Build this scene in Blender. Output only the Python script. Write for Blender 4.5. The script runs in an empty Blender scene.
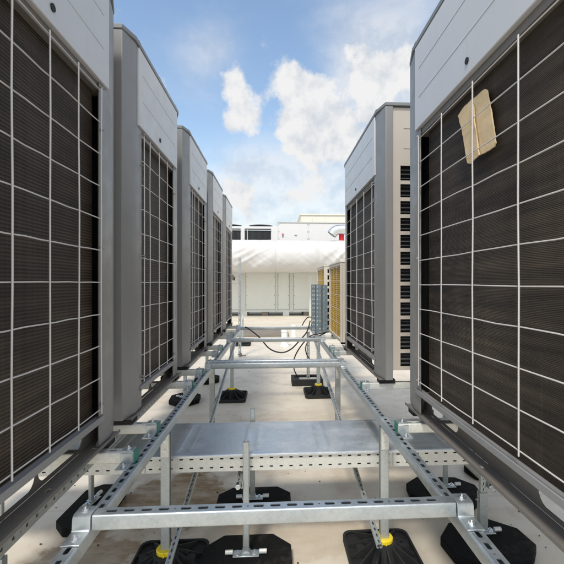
import bpy, bmesh, math, random
from mathutils import Vector, Matrix, noise
random.seed(7)
R = math.radians
scene = bpy.context.scene
COL = scene.collection
HC = 1.35                      # eye height above the roof deck
YAW = math.atan(.062)

# ------------------------------------------------------------------ render setup
scene.view_settings.view_transform = 'Standard'
scene.view_settings.look = 'None'
scene.view_settings.gamma = 1
scene.view_settings.use_curve_mapping = False
scene.view_settings.exposure = 0.38

# ------------------------------------------------------------------ materials
def new_mat(name):
    m = bpy.data.materials.new(name); m.use_nodes = True
    nt = m.node_tree
    return m, nt, nt.nodes['Principled BSDF']

def N(nt, typ, **kw):
    n = nt.nodes.new(typ)
    for k, v in kw.items():
        if k in n.inputs: n.inputs[k].default_value = v
        else: setattr(n, k, v)
    return n

def ramp(nt, fac, stops):
    r = nt.nodes.new('ShaderNodeValToRGB')
    els = r.color_ramp.elements
    while len(els) < len(stops): els.new(.5)
    for e, (p, c) in zip(els, stops):
        e.position = p; e.color = (c[0], c[1], c[2], 1)
    nt.links.new(fac, r.inputs['Fac'])
    return r.outputs['Color']

def mixc(nt, fac, a, b, mode='MIX'):
    m = nt.nodes.new('ShaderNodeMix'); m.data_type = 'RGBA'; m.blend_type = mode
    for sock, val in ((m.inputs[0], fac), (m.inputs[6], a), (m.inputs[7], b)):
        if hasattr(val, 'is_linked'): nt.links.new(val, sock)
        elif isinstance(val, (int, float)): sock.default_value = val
        else: sock.default_value = (*val, 1)
    return m.outputs[2]

def coords(nt, scale=(1, 1, 1), kind='Object'):
    tc = nt.nodes.new('ShaderNodeTexCoord'); mp = nt.nodes.new('ShaderNodeMapping')
    mp.inputs['Scale'].default_value = scale
    nt.links.new(tc.outputs[kind], mp.inputs['Vector'])
    return mp.outputs['Vector']

def noise_tex(nt, vec, scale, detail=4, rough=.55):
    n = N(nt, 'ShaderNodeTexNoise', Scale=scale, Detail=detail, Roughness=rough)
    nt.links.new(vec, n.inputs['Vector'])
    return n.outputs['Fac']

def bump(nt, bsdf, height, strength=.2, dist=.002):
    b = N(nt, 'ShaderNodeBump', Strength=strength, Distance=dist)
    nt.links.new(height, b.inputs['Height']); nt.links.new(b.outputs['Normal'], bsdf.inputs['Normal'])

def painted(name, col, rough=.45, var=.10, dirt=(.30, .25, .19), dirt_amt=.25, metallic=0.0, bscale=60, bstr=.06):
    m, nt, b = new_mat(name)
    v = coords(nt)
    n1 = noise_tex(nt, v, 3.0, 5, .6)
    base = ramp(nt, n1, [(.25, [c * (1 - var) for c in col]), (.75, [min(1, c * (1 + var)) for c in col])])
    vs = coords(nt, (9, 9, .8))
    n2 = noise_tex(nt, vs, 2.2, 6, .7)
    mask = ramp(nt, n2, [(.56, (0, 0, 0)), (.80, (dirt_amt,) * 3)])
    c = mixc(nt, mask, base, dirt)
    nt.links.new(c, b.inputs['Base Color'])
    b.inputs['Metallic'].default_value = metallic
    n3 = noise_tex(nt, v, 14, 4, .6)
    rr = ramp(nt, n3, [(.3, (rough - .08,) * 3), (.7, (rough + .10,) * 3)])
    nt.links.new(rr, b.inputs['Roughness'])
    bump(nt, b, noise_tex(nt, v, bscale, 2), bstr, .002)
    return m

def galvanised(name, col=(.48, .525, .545), metallic=.85, rough=.40, streak=1.0):
    m, nt, b = new_mat(name)
    v = coords(nt)
    vo = N(nt, 'ShaderNodeTexVoronoi', Scale=120.0); nt.links.new(v, vo.inputs['Vector'])
    sp = nt.nodes.new('ShaderNodeSeparateColor'); nt.links.new(vo.outputs['Color'], sp.inputs['Color'])
    c1 = ramp(nt, sp.outputs[0], [(0, [c * .93 for c in col]), (1, [min(1, c * 1.05) for c in col])])
    n1 = noise_tex(nt, v, 5.0, 6, .65)
    white = ramp(nt, n1, [(.50, (0, 0, 0)), (.74, (.45 * streak,) * 3)])
    c2 = mixc(nt, white, c1, (.70, .69, .65))           # white zinc bloom
    n2 = noise_tex(nt, coords(nt, (1.3, 1.3, 1.3)), 11, 5, .7)
    dm = ramp(nt, n2, [(.60, (0, 0, 0)), (.82, (.45,) * 3)])
    c3 = mixc(nt, dm, c2, (.24, .20, .15))
    nt.links.new(c3, b.inputs['Base Color'])
    met = ramp(nt, n1, [(.45, (metallic,) * 3), (.75, (metallic * .55,) * 3)])
    nt.links.new(met, b.inputs['Metallic'])
    rr = ramp(nt, noise_tex(nt, v, 8, 5, .6), [(.3, (rough - .1,) * 3), (.7, (rough + .14,) * 3)])
    nt.links.new(rr, b.inputs['Roughness'])
    bump(nt, b, noise_tex(nt, v, 26, 3), .10, .003)
    return m

M = {}
M['panel'] = painted('light_grey_painted_panel', (.565, .57, .58), .38, .03, (.36, .32, .27), .22)
M['panel_warm'] = painted('warm_grey_side_panel', (.49, .44, .38), .45, .04, (.34, .28, .21), .25)
M['post'] = painted('mid_grey_corner_post', (.225, .222, .218), .38, .04, (.28, .24, .19), .20)
M['lid'] = painted('dark_grey_lid', (.20, .205, .21), .42, .05)
M['base'] = painted('dirty_dark_base_channel', (.165, .150, .135), .55, .16, (.27, .19, .115), .85)
M['lip'] = painted('grey_base_lip', (.25, .25, .25), .45, .06, (.22, .18, .14), .4)
M['black'] = painted('black_interior', (.012, .012, .013), .7, .1, (.02, .018, .015), .2)
M['rubberfoot'] = painted('black_rubber_block', (.011, .011, .0115), .75, .1, (.07, .06, .05), .3)
M['wire'] = painted('pale_coated_wire', (.60, .575, .55), .42, .05, (.34, .26, .2), .35)
M['galv'] = galvanised('galvanised_steel')
M['galv_post'] = galvanised('galvanised_steel_post', (.44, .47, .47), .7, .46, .5)
M['galv_pale'] = galvanised('sunlit_tone_galvanised_steel', (.64, .645, .61), .45, .52, 1.0)  # same galvanised steel, its sunlit look put into a paler colour
M['lidsteel'] = galvanised('galvanised_tray_lid', (.56, .60, .625), .80, .40, .35)
M['bluesteel'] = galvanised('blue_grey_steel', (.20, .26, .295), .4, .5, .3)
M['bolt'] = galvanised('zinc_bolt', (.68, .69, .70), .95, .28, .2)
M['green'] = painted('green_plastic_cap', (.015, .17, .125), .45, .08, (.12, .12, .09), .3)
M['yellow'] = painted('yellow_plastic_collar', (.80, .60, .015), .42, .06, (.3, .22, .06), .3)
M['cream'] = painted('cream_painted_casing', (.66, .60, .50), .45, .03, (.4, .33, .25), .2)
M['offwhite'] = painted('off_white_casing', (.68, .67, .655), .5, .02, (.55, .52, .47), .15)
M['cabinet'] = painted('pale_green_grey_cabinet', (.66, .665, .605), .5, .03, (.42, .41, .36), .25)
M['cabpost'] = painted('cabinet_post', (.57, .58, .535), .5, .03)
M['palebuild'] = painted('pale_stone_cladding', (.76, .73, .64), .7, .03)
M['red'] = painted('red_paint', (.62, .015, .03), .45, .05, (.3, .02, .03), .2)
M['cable'] = painted('black_cable', (.015, .015, .016), .5, .1)
M['whitepvc'] = painted('white_plastic_pipe', (.80, .79, .76), .5, .03, (.5, .45, .38), .3)
M['timber_and_shade'] = painted('brown_timber_and_shade', (.20, .17, .135), .8, .15)  # plinth blocks, and the added strip that stands for shade
M['ductgalv'] = galvanised('galvanised_duct', (.66, .70, .72), .9, .25, .3)
M['grit'] = painted('dark_grit', (.09, .06, .04), .8, .3)
M['darkmark'] = painted('dark_print', (.03, .03, .03), .7, .1)
M['fan'] = painted('dark_fan_shroud', (.06, .065, .07), .6, .1)

def coil_mat(name, dark, light, pitch, rows=.48, low=.72):
    m, nt, b = new_mat(name)
    v = coords(nt)
    w = N(nt, 'ShaderNodeTexWave', wave_type='BANDS', bands_direction='Z', wave_profile='SIN', Scale=.31416 / pitch * 1.0, Distortion=.25, Detail=2.0)
    w.inputs['Detail Scale'].default_value = .6
    nt.links.new(v, w.inputs['Vector'])
    w2 = N(nt, 'ShaderNodeTexWave', wave_type='BANDS', bands_direction='Y', wave_profile='SIN', Scale=.31416 / .0045, Distortion=.5, Detail=1.0)
    nt.links.new(v, w2.inputs['Vector'])
    n_v = noise_tex(nt, coords(nt, (1, 14, .8)), 2.4, 5, .65)      # dust streaks down the fins
    n_b = noise_tex(nt, coords(nt, (1, 1.2, 20)), 1.6, 4, .6)      # tube rows, and sheen streaks put into the colour
    n_l = noise_tex(nt, v, 2.2, 4, .6)
    base = ramp(nt, w.outputs['Fac'], [(.15, [c * low for c in dark]), (.60, dark)])
    dust = ramp(nt, n_l, [(.38, (.05,) * 3), (.72, (.75,) * 3)])
    c = mixc(nt, dust, base, mixc(nt, w.outputs['Fac'], dark, light))
    stre = ramp(nt, n_v, [(.55, (0, 0, 0)), (.8, (.34,) * 3)])
    c = mixc(nt, stre, c, light)
    tub = ramp(nt, n_b, [(.36, (rows,) * 3), (.62, (1.0, 1.0, 1.0))])
    c = mixc(nt, 1.0, c, tub, 'MULTIPLY')
    nt.links.new(c, b.inputs['Base Color'])
    b.inputs['Roughness'].default_value = .55
    b.inputs['Metallic'].default_value = .0; b.inputs['Specular IOR Level'].default_value = .25
    add = nt.nodes.new('ShaderNodeMath'); add.operation = 'ADD'
    mul = nt.nodes.new('ShaderNodeMath'); mul.operation = 'MULTIPLY'; mul.inputs[1].default_value = .10
    nt.links.new(w2.outputs['Fac'], mul.inputs[0]); nt.links.new(w.outputs['Fac'], add.inputs[0]); nt.links.new(mul.outputs[0], add.inputs[1])
    bump(nt, b, add.outputs[0], .7, .004)
    return m
M['coil'] = coil_mat('dark_brown_coil_fins', (.046, .034, .025), (.150, .111, .077), .0096, .62)
M['coil_r'] = coil_mat('brown_coil_fins', (.054, .041, .030), (.165, .126, .090), .0044)
M['coil_gold'] = coil_mat('gold_coated_coil_fins', (.66, .38, .012), (.86, .52, .02), .021, .85, .80)

def rubber_mat():
    m, nt, b = new_mat('granulated_black_rubber')
    v = coords(nt)
    vo = N(nt, 'ShaderNodeTexVoronoi', Scale=170.0); nt.links.new(v, vo.inputs['Vector'])
    c = ramp(nt, vo.outputs['Distance'], [(0, (.013, .013, .0135)), (.6, (.004, .004, .0045))])
    n = noise_tex(nt, v, 7, 5, .65)
    dm = ramp(nt, n, [(.56, (0, 0, 0)), (.8, (.35,) * 3)])
    nt.links.new(mixc(nt, dm, c, (.12, .10, .08)), b.inputs['Base Color'])
    b.inputs['Roughness'].default_value = .95; b.inputs['Specular IOR Level'].default_value = .2
    bump(nt, b, vo.outputs['Distance'], .6, .005)
    return m
M['rubber'] = rubber_mat()

def deck_mat():
    m, nt, b = new_mat('cream_roof_membrane')
    v = coords(nt)
    n1 = noise_tex(nt, v, .9, 6, .6)
    base = ramp(nt, n1, [(.30, (.56, .49, .39)), (.70, (.71, .645, .54))])
    n2 = noise_tex(nt, v, 5.5, 8, .68)
    d1 = ramp(nt, n2, [(.50, (0, 0, 0)), (.72, (.55,) * 3)])
    c = mixc(nt, d1, base, (.47, .36, .26))
    n3 = noise_tex(nt, v, 42, 6, .7)
    d2 = ramp(nt, n3, [(.62, (0, 0, 0)), (.70, (.75,) * 3)])
    gate = ramp(nt, noise_tex(nt, v, 2.1, 3, .5), [(.48, (0, 0, 0)), (.62, (1, 1, 1))])
    c = mixc(nt, mixc(nt, 1.0, d2, gate, 'MULTIPLY'), c, (.20, .13, .07))
    # brown puddle stains with a shape of their own
    def stain(cx, cy, rx, ry, amt, colr, c):
        mp = nt.nodes.new('ShaderNodeMapping'); tc = nt.nodes.new('ShaderNodeTexCoord')
        mp.inputs['Location'].default_value = (-cx / rx, -cy / ry, 0); mp.inputs['Scale'].default_value = (1 / rx, 1 / ry, 0)
        nt.links.new(tc.outputs['Object'], mp.inputs['Vector'])
        L = nt.nodes.new('ShaderNodeVectorMath'); L.operation = 'LENGTH'; nt.links.new(mp.outputs['Vector'], L.inputs[0])
        ns = noise_tex(nt, v, 4.5, 8, .66)
        ad = nt.nodes.new('ShaderNodeMath'); ad.operation = 'MULTIPLY_ADD'; ad.inputs[1].default_value = 1.9; nt.links.new(ns, ad.inputs[0]); nt.links.new(L.outputs['Value'], ad.inputs[2])
        sub = nt.nodes.new('ShaderNodeMath'); sub.operation = 'SUBTRACT'; sub.inputs[1].default_value = .85
        nt.links.new(ad.outputs[0], sub.inputs[0])
        mk = ramp(nt, sub.outputs[0], [(.30, (amt * .75,) * 3), (.56, (amt,) * 3), (.66, (amt * 1.0,) * 3), (.80, (amt * .32,) * 3), (1.0, (0, 0, 0))])
        str_ = ramp(nt, noise_tex(nt, coords(nt, (1.0, 3.0, 1)), 6.0, 7, .7), [(.30, (.50,) * 3), (.58, (1, 1, 1))])
        mk = mixc(nt, 1.0, mk, str_, 'MULTIPLY')
        return mixc(nt, mk, c, colr)
    c = stain(-.62, 2.55, .60, .46, .95, (.20, .115, .035), c)
    c = stain(-.95, 2.02, .36, .26, .85, (.23, .14, .055), c)
    c = stain(-.28, 2.15, .22, .30, .40, (.36, .25, .15), c)
    c = stain(.62, 2.75, .40, .35, .30, (.38, .28, .19), c)
    c = stain(.85, 3.25, .6, .25, .60, (.36, .27, .18), c)
    c = stain(.25, 2.1, .5, .25, .40, (.38, .28, .18), c)
    c = stain(.30, 1.72, .35, .16, .45, (.40, .29, .18), c)
    c = stain(.15, 3.9, .9, .5, .35, (.42, .33, .23), c)
    c = stain(-.75, 1.75, .30, .20, .60, (.27, .18, .08), c)
    # welded seams every 1.5 m
    sep = nt.nodes.new('ShaderNodeSeparateXYZ'); nt.links.new(v, sep.inputs[0])
    pm = nt.nodes.new('ShaderNodeMath'); pm.operation = 'PINGPONG'; pm.inputs[1].default_value = .75
    of = nt.nodes.new('ShaderNodeMath'); of.operation = 'ADD'; of.inputs[1].default_value = .55
    nt.links.new(sep.outputs['Y'], of.inputs[0]); nt.links.new(of.outputs[0], pm.inputs[0])
    sm = ramp(nt, pm.outputs[0], [(0, (.35,) * 3), (.012, (0, 0, 0))])
    c = mixc(nt, sm, c, (.38, .32, .26))
    nt.links.new(c, b.inputs['Base Color'])
    rr = ramp(nt, n2, [(.3, (.42,) * 3), (.7, (.68,) * 3)])
    nt.links.new(rr, b.inputs['Roughness'])
    hs = nt.nodes.new('ShaderNodeMath'); hs.operation = 'ADD'; nt.links.new(noise_tex(nt, v, 3.2, 3), hs.inputs[0]); nt.links.new(sm, hs.inputs[1])
    bump(nt, b, hs.outputs[0], .25, .01)
    return m
M['deck'] = deck_mat()

def wrap_mat():
    m, nt, b = new_mat('white_fabric_wrap')
    v = coords(nt)
    n = noise_tex(nt, v, 1.2, 6, .6)
    c = ramp(nt, n, [(.3, (.54, .53, .51)), (.7, (.61, .60, .585))])
    d = ramp(nt, noise_tex(nt, coords(nt, (1, .4, .4)), 2.3, 6, .7), [(.58, (0, 0, 0)), (.85, (.3,) * 3)])
    nt.links.new(mixc(nt, d, c, (.6, .55, .48)), b.inputs['Base Color'])
    b.inputs['Roughness'].default_value = .6
    bump(nt, b, noise_tex(nt, v, 5, 4, .5), .15, .03)
    return m
M['wrap'] = wrap_mat()

def card_mat():
    m, nt, b = new_mat('beige_cardboard')
    v = coords(nt)
    n = noise_tex(nt, v, 16, 6, .65)
    c = ramp(nt, n, [(.3, (.60, .45, .26)), (.7, (.74, .59, .37))])
    f = ramp(nt, noise_tex(nt, v, 120, 3, .6), [(.60, (0, 0, 0)), (.75, (.4,) * 3)])
    nt.links.new(mixc(nt, f, c, (.42, .29, .15)), b.inputs['Base Color'])
    b.inputs['Roughness'].default_value = .85
    bump(nt, b, noise_tex(nt, v, 60, 4), .4, .003)
    return m
M['card'] = card_mat()

# ------------------------------------------------------------------ mesh builder
class MB:
    def __init__(s): s.bm = bmesh.new()
    def face(s, pts):
        vs = [s.bm.verts.new(p) for p in pts]
        try: return s.bm.faces.new(vs)
        except ValueError: return None
    def box(s, x0, x1, y0, y1, z0, z1):
        v = [s.bm.verts.new(p) for p in ((x0,y0,z0),(x1,y0,z0),(x1,y1,z0),(x0,y1,z0),(x0,y0,z1),(x1,y0,z1),(x1,y1,z1),(x0,y1,z1))]
        for f in ((0,3,2,1),(4,5,6,7),(0,1,5,4),(1,2,6,5),(2,3,7,6),(3,0,4,7)): s.bm.faces.new([v[i] for i in f])
    def prism(s, pts, e):
        """closed outline (list of 3-D points) swept along vector e"""
        e = Vector(e); a = [s.bm.verts.new(Vector(p)) for p in pts]; b = [s.bm.verts.new(Vector(p) + e) for p in pts]
        n = len(pts)
        s.bm.faces.new(a[::-1]); s.bm.faces.new(b)
        for i in range(n): s.bm.faces.new((a[i], a[(i+1) % n], b[(i+1) % n], b[i]))
    def tube(s, path, r, seg=8, cap=True):
        path = [Vector(p) for p in path]; rings = []
        up = None
        for i, p in enumerate(path):
            t = (path[min(i+1, len(path)-1)] - path[max(i-1, 0)]).normalized()
            if up is None:
                up = Vector((0,0,1)) if abs(t.z) < .9 else Vector((1,0,0))
            sd = t.cross(up).normalized(); up = sd.cross(t).normalized()
            rr = r[i] if isinstance(r, (list, tuple)) else r
            rings.append([s.bm.verts.new(p + (sd*math.cos(a) + up*math.sin(a))*rr) for a in (2*math.pi*k/seg for k in range(seg))])
        for a, b in zip(rings, rings[1:]):
            for k in range(seg): s.bm.faces.new((a[k], a[(k+1) % seg], b[(k+1) % seg], b[k]))
        if cap: s.bm.faces.new(rings[0][::-1]); s.bm.faces.new(rings[-1])
    def lathe(s, c, prof, seg=20):
        """profile of (radius, z) round the vertical axis at c"""
        rings = [[s.bm.verts.new((c[0]+r*math.cos(2*math.pi*k/seg), c[1]+r*math.sin(2*math.pi*k/seg), c[2]+z)) for k in range(seg)] for r, z in prof]
        for a, b in zip(rings, rings[1:]):
            for k in range(seg): s.bm.faces.new((a[k], a[(k+1) % seg], b[(k+1) % seg], b[k]))
        s.bm.faces.new(rings[0][::-1]); s.bm.faces.new(rings[-1])
    def bolt(s, c, n=(0,0,1), r=.011, h=.008):
        n = Vector(n); a = Vector(c)
        s.tube([a, a + n*.0025], r*1.5, 14); s.tube([a + n*.0025, a + n*(.0025+h)], r, 6); s.tube([a + n*(.0025+h), a + n*(.0085+h)], r*.5, 8)
    def build(s, name, mat, parent=None, bevel=0, smooth=True, segs=2):
        bmesh.ops.recalc_face_normals(s.bm, faces=s.bm.faces)
        me = bpy.data.meshes.new(name); s.bm.to_mesh(me); s.bm.free()
        me.materials.append(mat)
        if smooth:
            for p in me.polygons: p.use_smooth = True
            me.set_sharp_from_angle(angle=R(32))
        o = bpy.data.objects.new(name, me); COL.objects.link(o)
        if bevel:
            md = o.modifiers.new('edge_rounding', 'BEVEL'); md.width = bevel; md.segments = segs; md.limit_method = 'ANGLE'; md.angle_limit = R(40)
            md.harden_normals = False
        if parent is not None: o.parent = parent
        return o

def tag(o, label=None, cat=None, group=None, kind=None):
    if label: o['label'] = label
    if cat: o['category'] = cat
    if group: o['group'] = group
    if kind: o['kind'] = kind
    return o

def empty(name, loc, rz=0):
    o = bpy.data.objects.new(name, None); o.empty_display_size = .1
    o.location = loc; o.rotation_euler = (0, 0, rz); COL.objects.link(o)
    return o

def copy_tree(o, parent=None):
    c = o.copy(); COL.objects.link(c)
    if parent is not None: c.parent = parent
    for ch in list(o.children): copy_tree(ch, c)
    return c

def bolts(lst, parent, mat=None, name='bolt'):
    for c, n, r, h in lst:
        m = MB(); m.bolt(c, n, r, h); m.build(name, mat or M['bolt'], parent)

# ---- perforated sheet: rectangle u0..u1 x v0..v1 with one slot per cell, given thickness
def slot_outline(cx, cy, lu, lv, rnd):
    a, b = lu/2, lv/2; r = rnd
    pts = []
    for (sx, sy, a0) in ((1,1,0),(-1,1,90),(-1,-1,180),(1,-1,270)):
        for k in (0, 30, 60, 90):
            t = R(a0 + k)
            pts.append((cx + sx*(a-r) + r*math.cos(t), cy + sy*(b-r) + r*math.sin(t)))
    return pts

def perf_cell(mb, P, u0, u1, v0, v1, slot, t):
    """one cell of sheet; P(u, v, n) -> 3-D; slot outline (16 points, ccw) or None"""
    bm = mb.bm
    for n, flip in ((0, False), (-t, True)):
        if slot is None:
            vs = [bm.verts.new(P(u, v, n)) for u, v in ((u0,v0),(u1,v0),(u1,v1),(u0,v1))]
            bm.faces.new(vs[::-1] if flip else vs); continue
        s = [bm.verts.new(P(u, v, n)) for u, v in slot]
        c = [bm.verts.new(P(u, v, n)) for u, v in ((u1,v1),(u0,v1),(u0,v0),(u1,v0))]
        q = len(slot)//4
        for k in range(4):
            seg = s[k*q:(k+1)*q]
            for a, b in zip(seg, seg[1:]):
                f = (c[k], b, a); bm.faces.new(f[::-1] if not flip else f)
            nx = s[((k+1)*q) % len(s)]
            f = (c[k], c[(k+1) % 4], nx, seg[-1]); bm.faces.new(f if not flip else f[::-1])
    if slot:
        a = [bm.verts.new(P(u, v, 0)) for u, v in slot]; b = [bm.verts.new(P(u, v, -t)) for u, v in slot]
        for k in range(len(a)): bm.faces.new((a[k], b[k], b[(k+1) % len(a)], a[(k+1) % len(a)]))

W = .041
def strut(mb, o, U, V, Nn, L, w=W, h=W, slots=True, pitch=.0455, sl=.028, sw=.0125, t=.0026, phase=0.0, closed=False):
    """slotted channel: axis U from o (section centre), slotted face towards Nn, open towards -Nn"""
    o, U, V, Nn = Vector(o), Vector(U), Vector(V), Vector(Nn)
    P3 = lambda u, v, n: o + U*u + V*v + Nn*n
    r = .0055; wf = w/2 - r
    def outl(sg):
        outer = [(sg*wf, h/2)] + [(sg*(wf + r*math.sin(R(a))), h/2 - r + r*math.cos(R(a))) for a in (22, 45, 68, 90)]
        outer += [(sg*w/2, -h/2 + r)] + [(sg*(wf + r*math.cos(R(a))), -h/2 + r - r*math.sin(R(a))) for a in (30, 60, 90)]
        ri = r - t
        lip = 0.0 if closed else w/2 - .0105
        outer += [(sg*lip, -h/2), (sg*lip, -h/2 + t)]
        inner = [(sg*(wf + ri*math.cos(R(a))), -h/2 + r - ri*math.sin(R(a))) for a in (90, 45, 0)]
        inner += [(sg*(wf + ri*math.sin(R(a))), h/2 - r + ri*math.cos(R(a))) for a in (90, 45, 0)]
        return outer + inner
    for sg in (1, -1):
        mb.prism([P3(0, v, n) for v, n in outl(sg)], U*L)
    # slotted face
    Pf = lambda u, v, n: P3(u, v, h/2 + n)
    u = 0.0; k = 0
    if not slots:
        perf_cell(mb, Pf, 0, L, -wf, wf, None, t); return
    first = phase % pitch
    if first > 1e-4: perf_cell(mb, Pf, 0, min(first, L), -wf, wf, None, t); u = first
    while u < L - 1e-5:
        small = (k % 5 == 4); cl = .013 if small else pitch
        u1 = u + cl
        if u1 > L: perf_cell(mb, Pf, u, L, -wf, wf, None, t); break
        if small: s = slot_outline((u+u1)/2, 0, .006, .006, .0028)
        else: s = slot_outline((u+u1)/2, 0, sl, sw, .005)
        perf_cell(mb, Pf, u, u1, -wf, wf, s, t)
        u = u1; k += 1

def plate_holes(mb, P, L, H, rows, pitch, hu, hv, t=.0015, u_start=0):
    """sheet L x H with rows (v-centres) of small holes"""
    bounds = [0] + [(a+b)/2 for a, b in zip(rows, rows[1:])] + [H]
    n = int(L/pitch); p = L/n
    for i, rv in enumerate(rows):
        for k in range(n):
            perf_cell(mb, P, k*p, (k+1)*p, bounds[i], bounds[i+1], slot_outline((k+.5)*p, rv, hu, hv, min(hu, hv)*.3), t)

# ------------------------------------------------------------------ the roof deck
mb = MB(); mb.face([(-150,-150,0),(150,-150,0),(150,150,0),(-150,150,0)])
tag(mb.build('roof_deck', M['deck'], smooth=False), kind='structure')

gm = MB()
for k in range(420):
    x = random.uniform(-1.6, 1.8); y = 1.5 + 7.5*random.random()**1.8; r = random.choice((.0022, .003, .003, .004, .006))
    pts = [Vector((random.uniform(.6,1.1)*r*math.cos(2*math.pi*q/6), random.uniform(.6,1.1)*r*math.sin(2*math.pi*q/6), 0)) for q in range(6)]
    gm.prism([p + Vector((x, y, .0015)) for p in pts], (0, 0, r*random.uniform(.4, .9)))
tag(gm.build('grit', M['grit'], smooth=False), 'dark grit and crumbs scattered on the roof deck', 'grit', kind='stuff')

ZU = .768          # underside of the condensing units
UH = 1.655         # unit height

# ------------------------------------------------------------------ condensing units
def make_unit(ly, ch, guard_z0, guard_dz, guard_dy, edge, coilmat, panel_z0, low_anchor=False):
    """face in the plane x = 0 looking towards +x, body towards -x, y from 0 to ly, z from 0"""
    root = empty('condensing_unit', (0, 0, 0))
    D = .76
    # corner posts with a long chamfer
    se = edge - .006
    prof = [(-.006,se),(-.004,ch),(-.027,.0),(-.072,.0),(-.072,.022),(-.035,.075),(-.012,se-.002)]
    for flip in (0, 1):
        for back in (0, 1):
            pts = []
            for x, y in prof:
                if flip: y = ly - y
                if back: x = -D - x
                pts.append((x, y, .005))
            m = MB(); m.prism(pts, (0, 0, UH - .02))
            p = m.build('corner_post', M['post'], root, bevel=.004)
            if not back:
                yy = ly - (se-.012) if flip else se-.012
                bolts([((-.005, yy, z), (1,0,0), .004, .003) for z in (.155, 1.12)], p, M['post'], 'screw')
    # lid
    m = MB()
    def lid_outline(g):
        return [(g, ch-g), (g, ly-ch+g), (-.027+g*.3, ly+g), (-D+.027, ly+g), (-D-g, ly-ch), (-D-g, ch), (-D+.027, -g), (-.027+g*.3, -g)]
    m.prism([(x, y, UH-.015) for x, y in lid_outline(.004)], (0, 0, .021))
    lid = m.build('lid', M['lid'], root, bevel=.003)
    bolts([((-.006, .14 + k*(ly-.28)/2, UH+.006), (0,0,1), .006, .006) for k in range(3)], lid, M['fan'], 'screw')
    # fan shrouds on the lid (behind its edge)
    for k in range(2 if ly > 1.1 else 1):
        cy = ly*(k+.5)/(2 if ly > 1.1 else 1)
        m = MB(); m.lathe((-D/2, cy, UH+.006), [(.30,0),(.30,.012),(.27,.02),(.26,.02),(.26,.002)], 32)
        m.build('fan_shroud', M['lid'], root)
    # top front panel with pressed grooves
    m = MB()
    y0, y1 = ch+.030, ly-ch-.030
    z1 = UH - .022
    g = [panel_z0 + (z1-panel_z0)*.36, panel_z0 + (z1-panel_z0)*.70]
    m.box(-.022, .004, y0, y1, panel_z0, z1)
    for gz in g:
        m.prism([(.004, y0+.05, gz-.005), (.0062, y0+.055, gz), (.004, y0+.05, gz+.005)], (0, y1-y0-.10, 0))
    top = m.build('top_panel', M['panel'], root, bevel=.0035)
    m = MB(); m.tube([(.0042, ly*.47, panel_z0+.045), (.0075, ly*.47, panel_z0+.045)], .011, 16); m.build('grommet', M['black'], top)
    m = MB(); m.box(-.06, -.012, y0+.01, y1-.01, panel_z0-.028, panel_z0-.002); m.build('panel_return', M['base'], root)
    # coil slab, set back, with dark gaps at both ends
    cy0, cy1 = (edge+.022, ly-edge-.020) if low_anchor else (edge-.012, ly-edge+.014)
    m = MB(); m.box(-.073, -.034, cy0, cy1, .100, panel_z0-.004)
    m.build('coil', coilmat, root)
    # core behind the coil, dark
    m = MB(); m.box(-D+.05, -.0885, .05, ly-.05, .055, UH-.03)
    for a, b in ((.024, edge-.008), (ly-edge+.008, ly-.024)): m.box(-.088, -.0735, a, b, .06, UH-.03)
    m.build('body', M['black'], root)
    # far-side and end panels
    def end_panel(y, sgn):
        m = MB()
        # frame bars round a column of windows; t thick, outside face at y
        t = .004
        ya, yb = (y, y+sgn*t) if sgn > 0 else (y+sgn*t, y)
        xs = [(-.102, -.150), (-.390, -.440), (-.680, -.688)]
        zt = 1.300; zb = .085; nwin = 12; pit = (zt-zb)/nwin
        m.box(-.688, -.075, ya, yb, zt, UH-.02)
        m.box(-.688, -.075, ya, yb, .062, zb)
        for xa, xb in ((-.120,-.075), (-.400,-.360), (-.688,-.645)): m.box(xa, xb, ya, yb, zb, zt)
        for k in range(nwin):
            for xa, xb in ((-.360,-.120), (-.645,-.400)): m.box(xa, xb, ya+.0004, yb-.0004, zb+(k+1)*pit-.022 if k < nwin-1 else zt-.012, zb+(k+1)*pit if k < nwin-1 else zt-.0002)
        for gz in (1.39, 1.51): m.box(-.62, -.14, y-.0025 if sgn > 0 else y, y if sgn > 0 else y+.0025, gz, gz+.006)
        p = m.build('side_panel', M['panel_warm'], root)
        # the window depth: dark louvre blades behind
        q = MB()
        yi = y + sgn*.010
        for k in range(nwin*4):
            z = zb + (k+.5)*pit/4
            q.prism([(-.64, yi, z), (-.64, yi+sgn*.016, z+.008), (-.64, yi+sgn*.016, z+.010), (-.64, yi, z+.002)], (.525, 0, 0))
        q.build('louvre', M['fan'], p)
    end_panel(.012, 1); end_panel(ly-.012, -1)
    m = MB(); m.box(-D+.01, -D+.03, .12, ly-.12, .03, UH-.03); m.build('rear_panel', M['panel_warm'], root)
    # wire guard
    m = MB()
    zt = guard_z0 + guard_dz*10
    ye = ly - edge
    ys = []; y = ye
    while y > edge - .02: ys.append(y); y -= guard_dy
    if ys[-1] - edge > .05: ys.append(edge)
    if low_anchor:
        ys = []; y = edge
        while y < ye + .005: ys.append(y); y += guard_dy
        if ye - ys[-1] > .05: ys.append(ye)
    for j, y in enumerate(ys):
        wob = [random.uniform(-.0015, .0015) for _ in range(6)]
        za = guard_z0 - .012; zc = zt + .008
        path = [(.004 + wob[i], y + wob[5-i], za + (zc-za)*i/5) for i in range(6)]
        m.tube(path, .0024, 6)
    for k in range(11):
        z = guard_z0 + guard_dz*k
        path = [(-.012, edge-.012, z), (-.002, edge-.004, z)]
        for i in range(9): path.append((random.uniform(-.0012,.0012)-.002, edge + (ye-edge)*i/8, z + random.uniform(-.0015,.0015)))
        path += [(-.002, ye+.004, z), (-.012, ye+.012, z)]
        m.tube(path, .0020, 6)
    gd = m.build('wire_guard', M['wire'], root)
    m = MB()
    m.bm.free()
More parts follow.
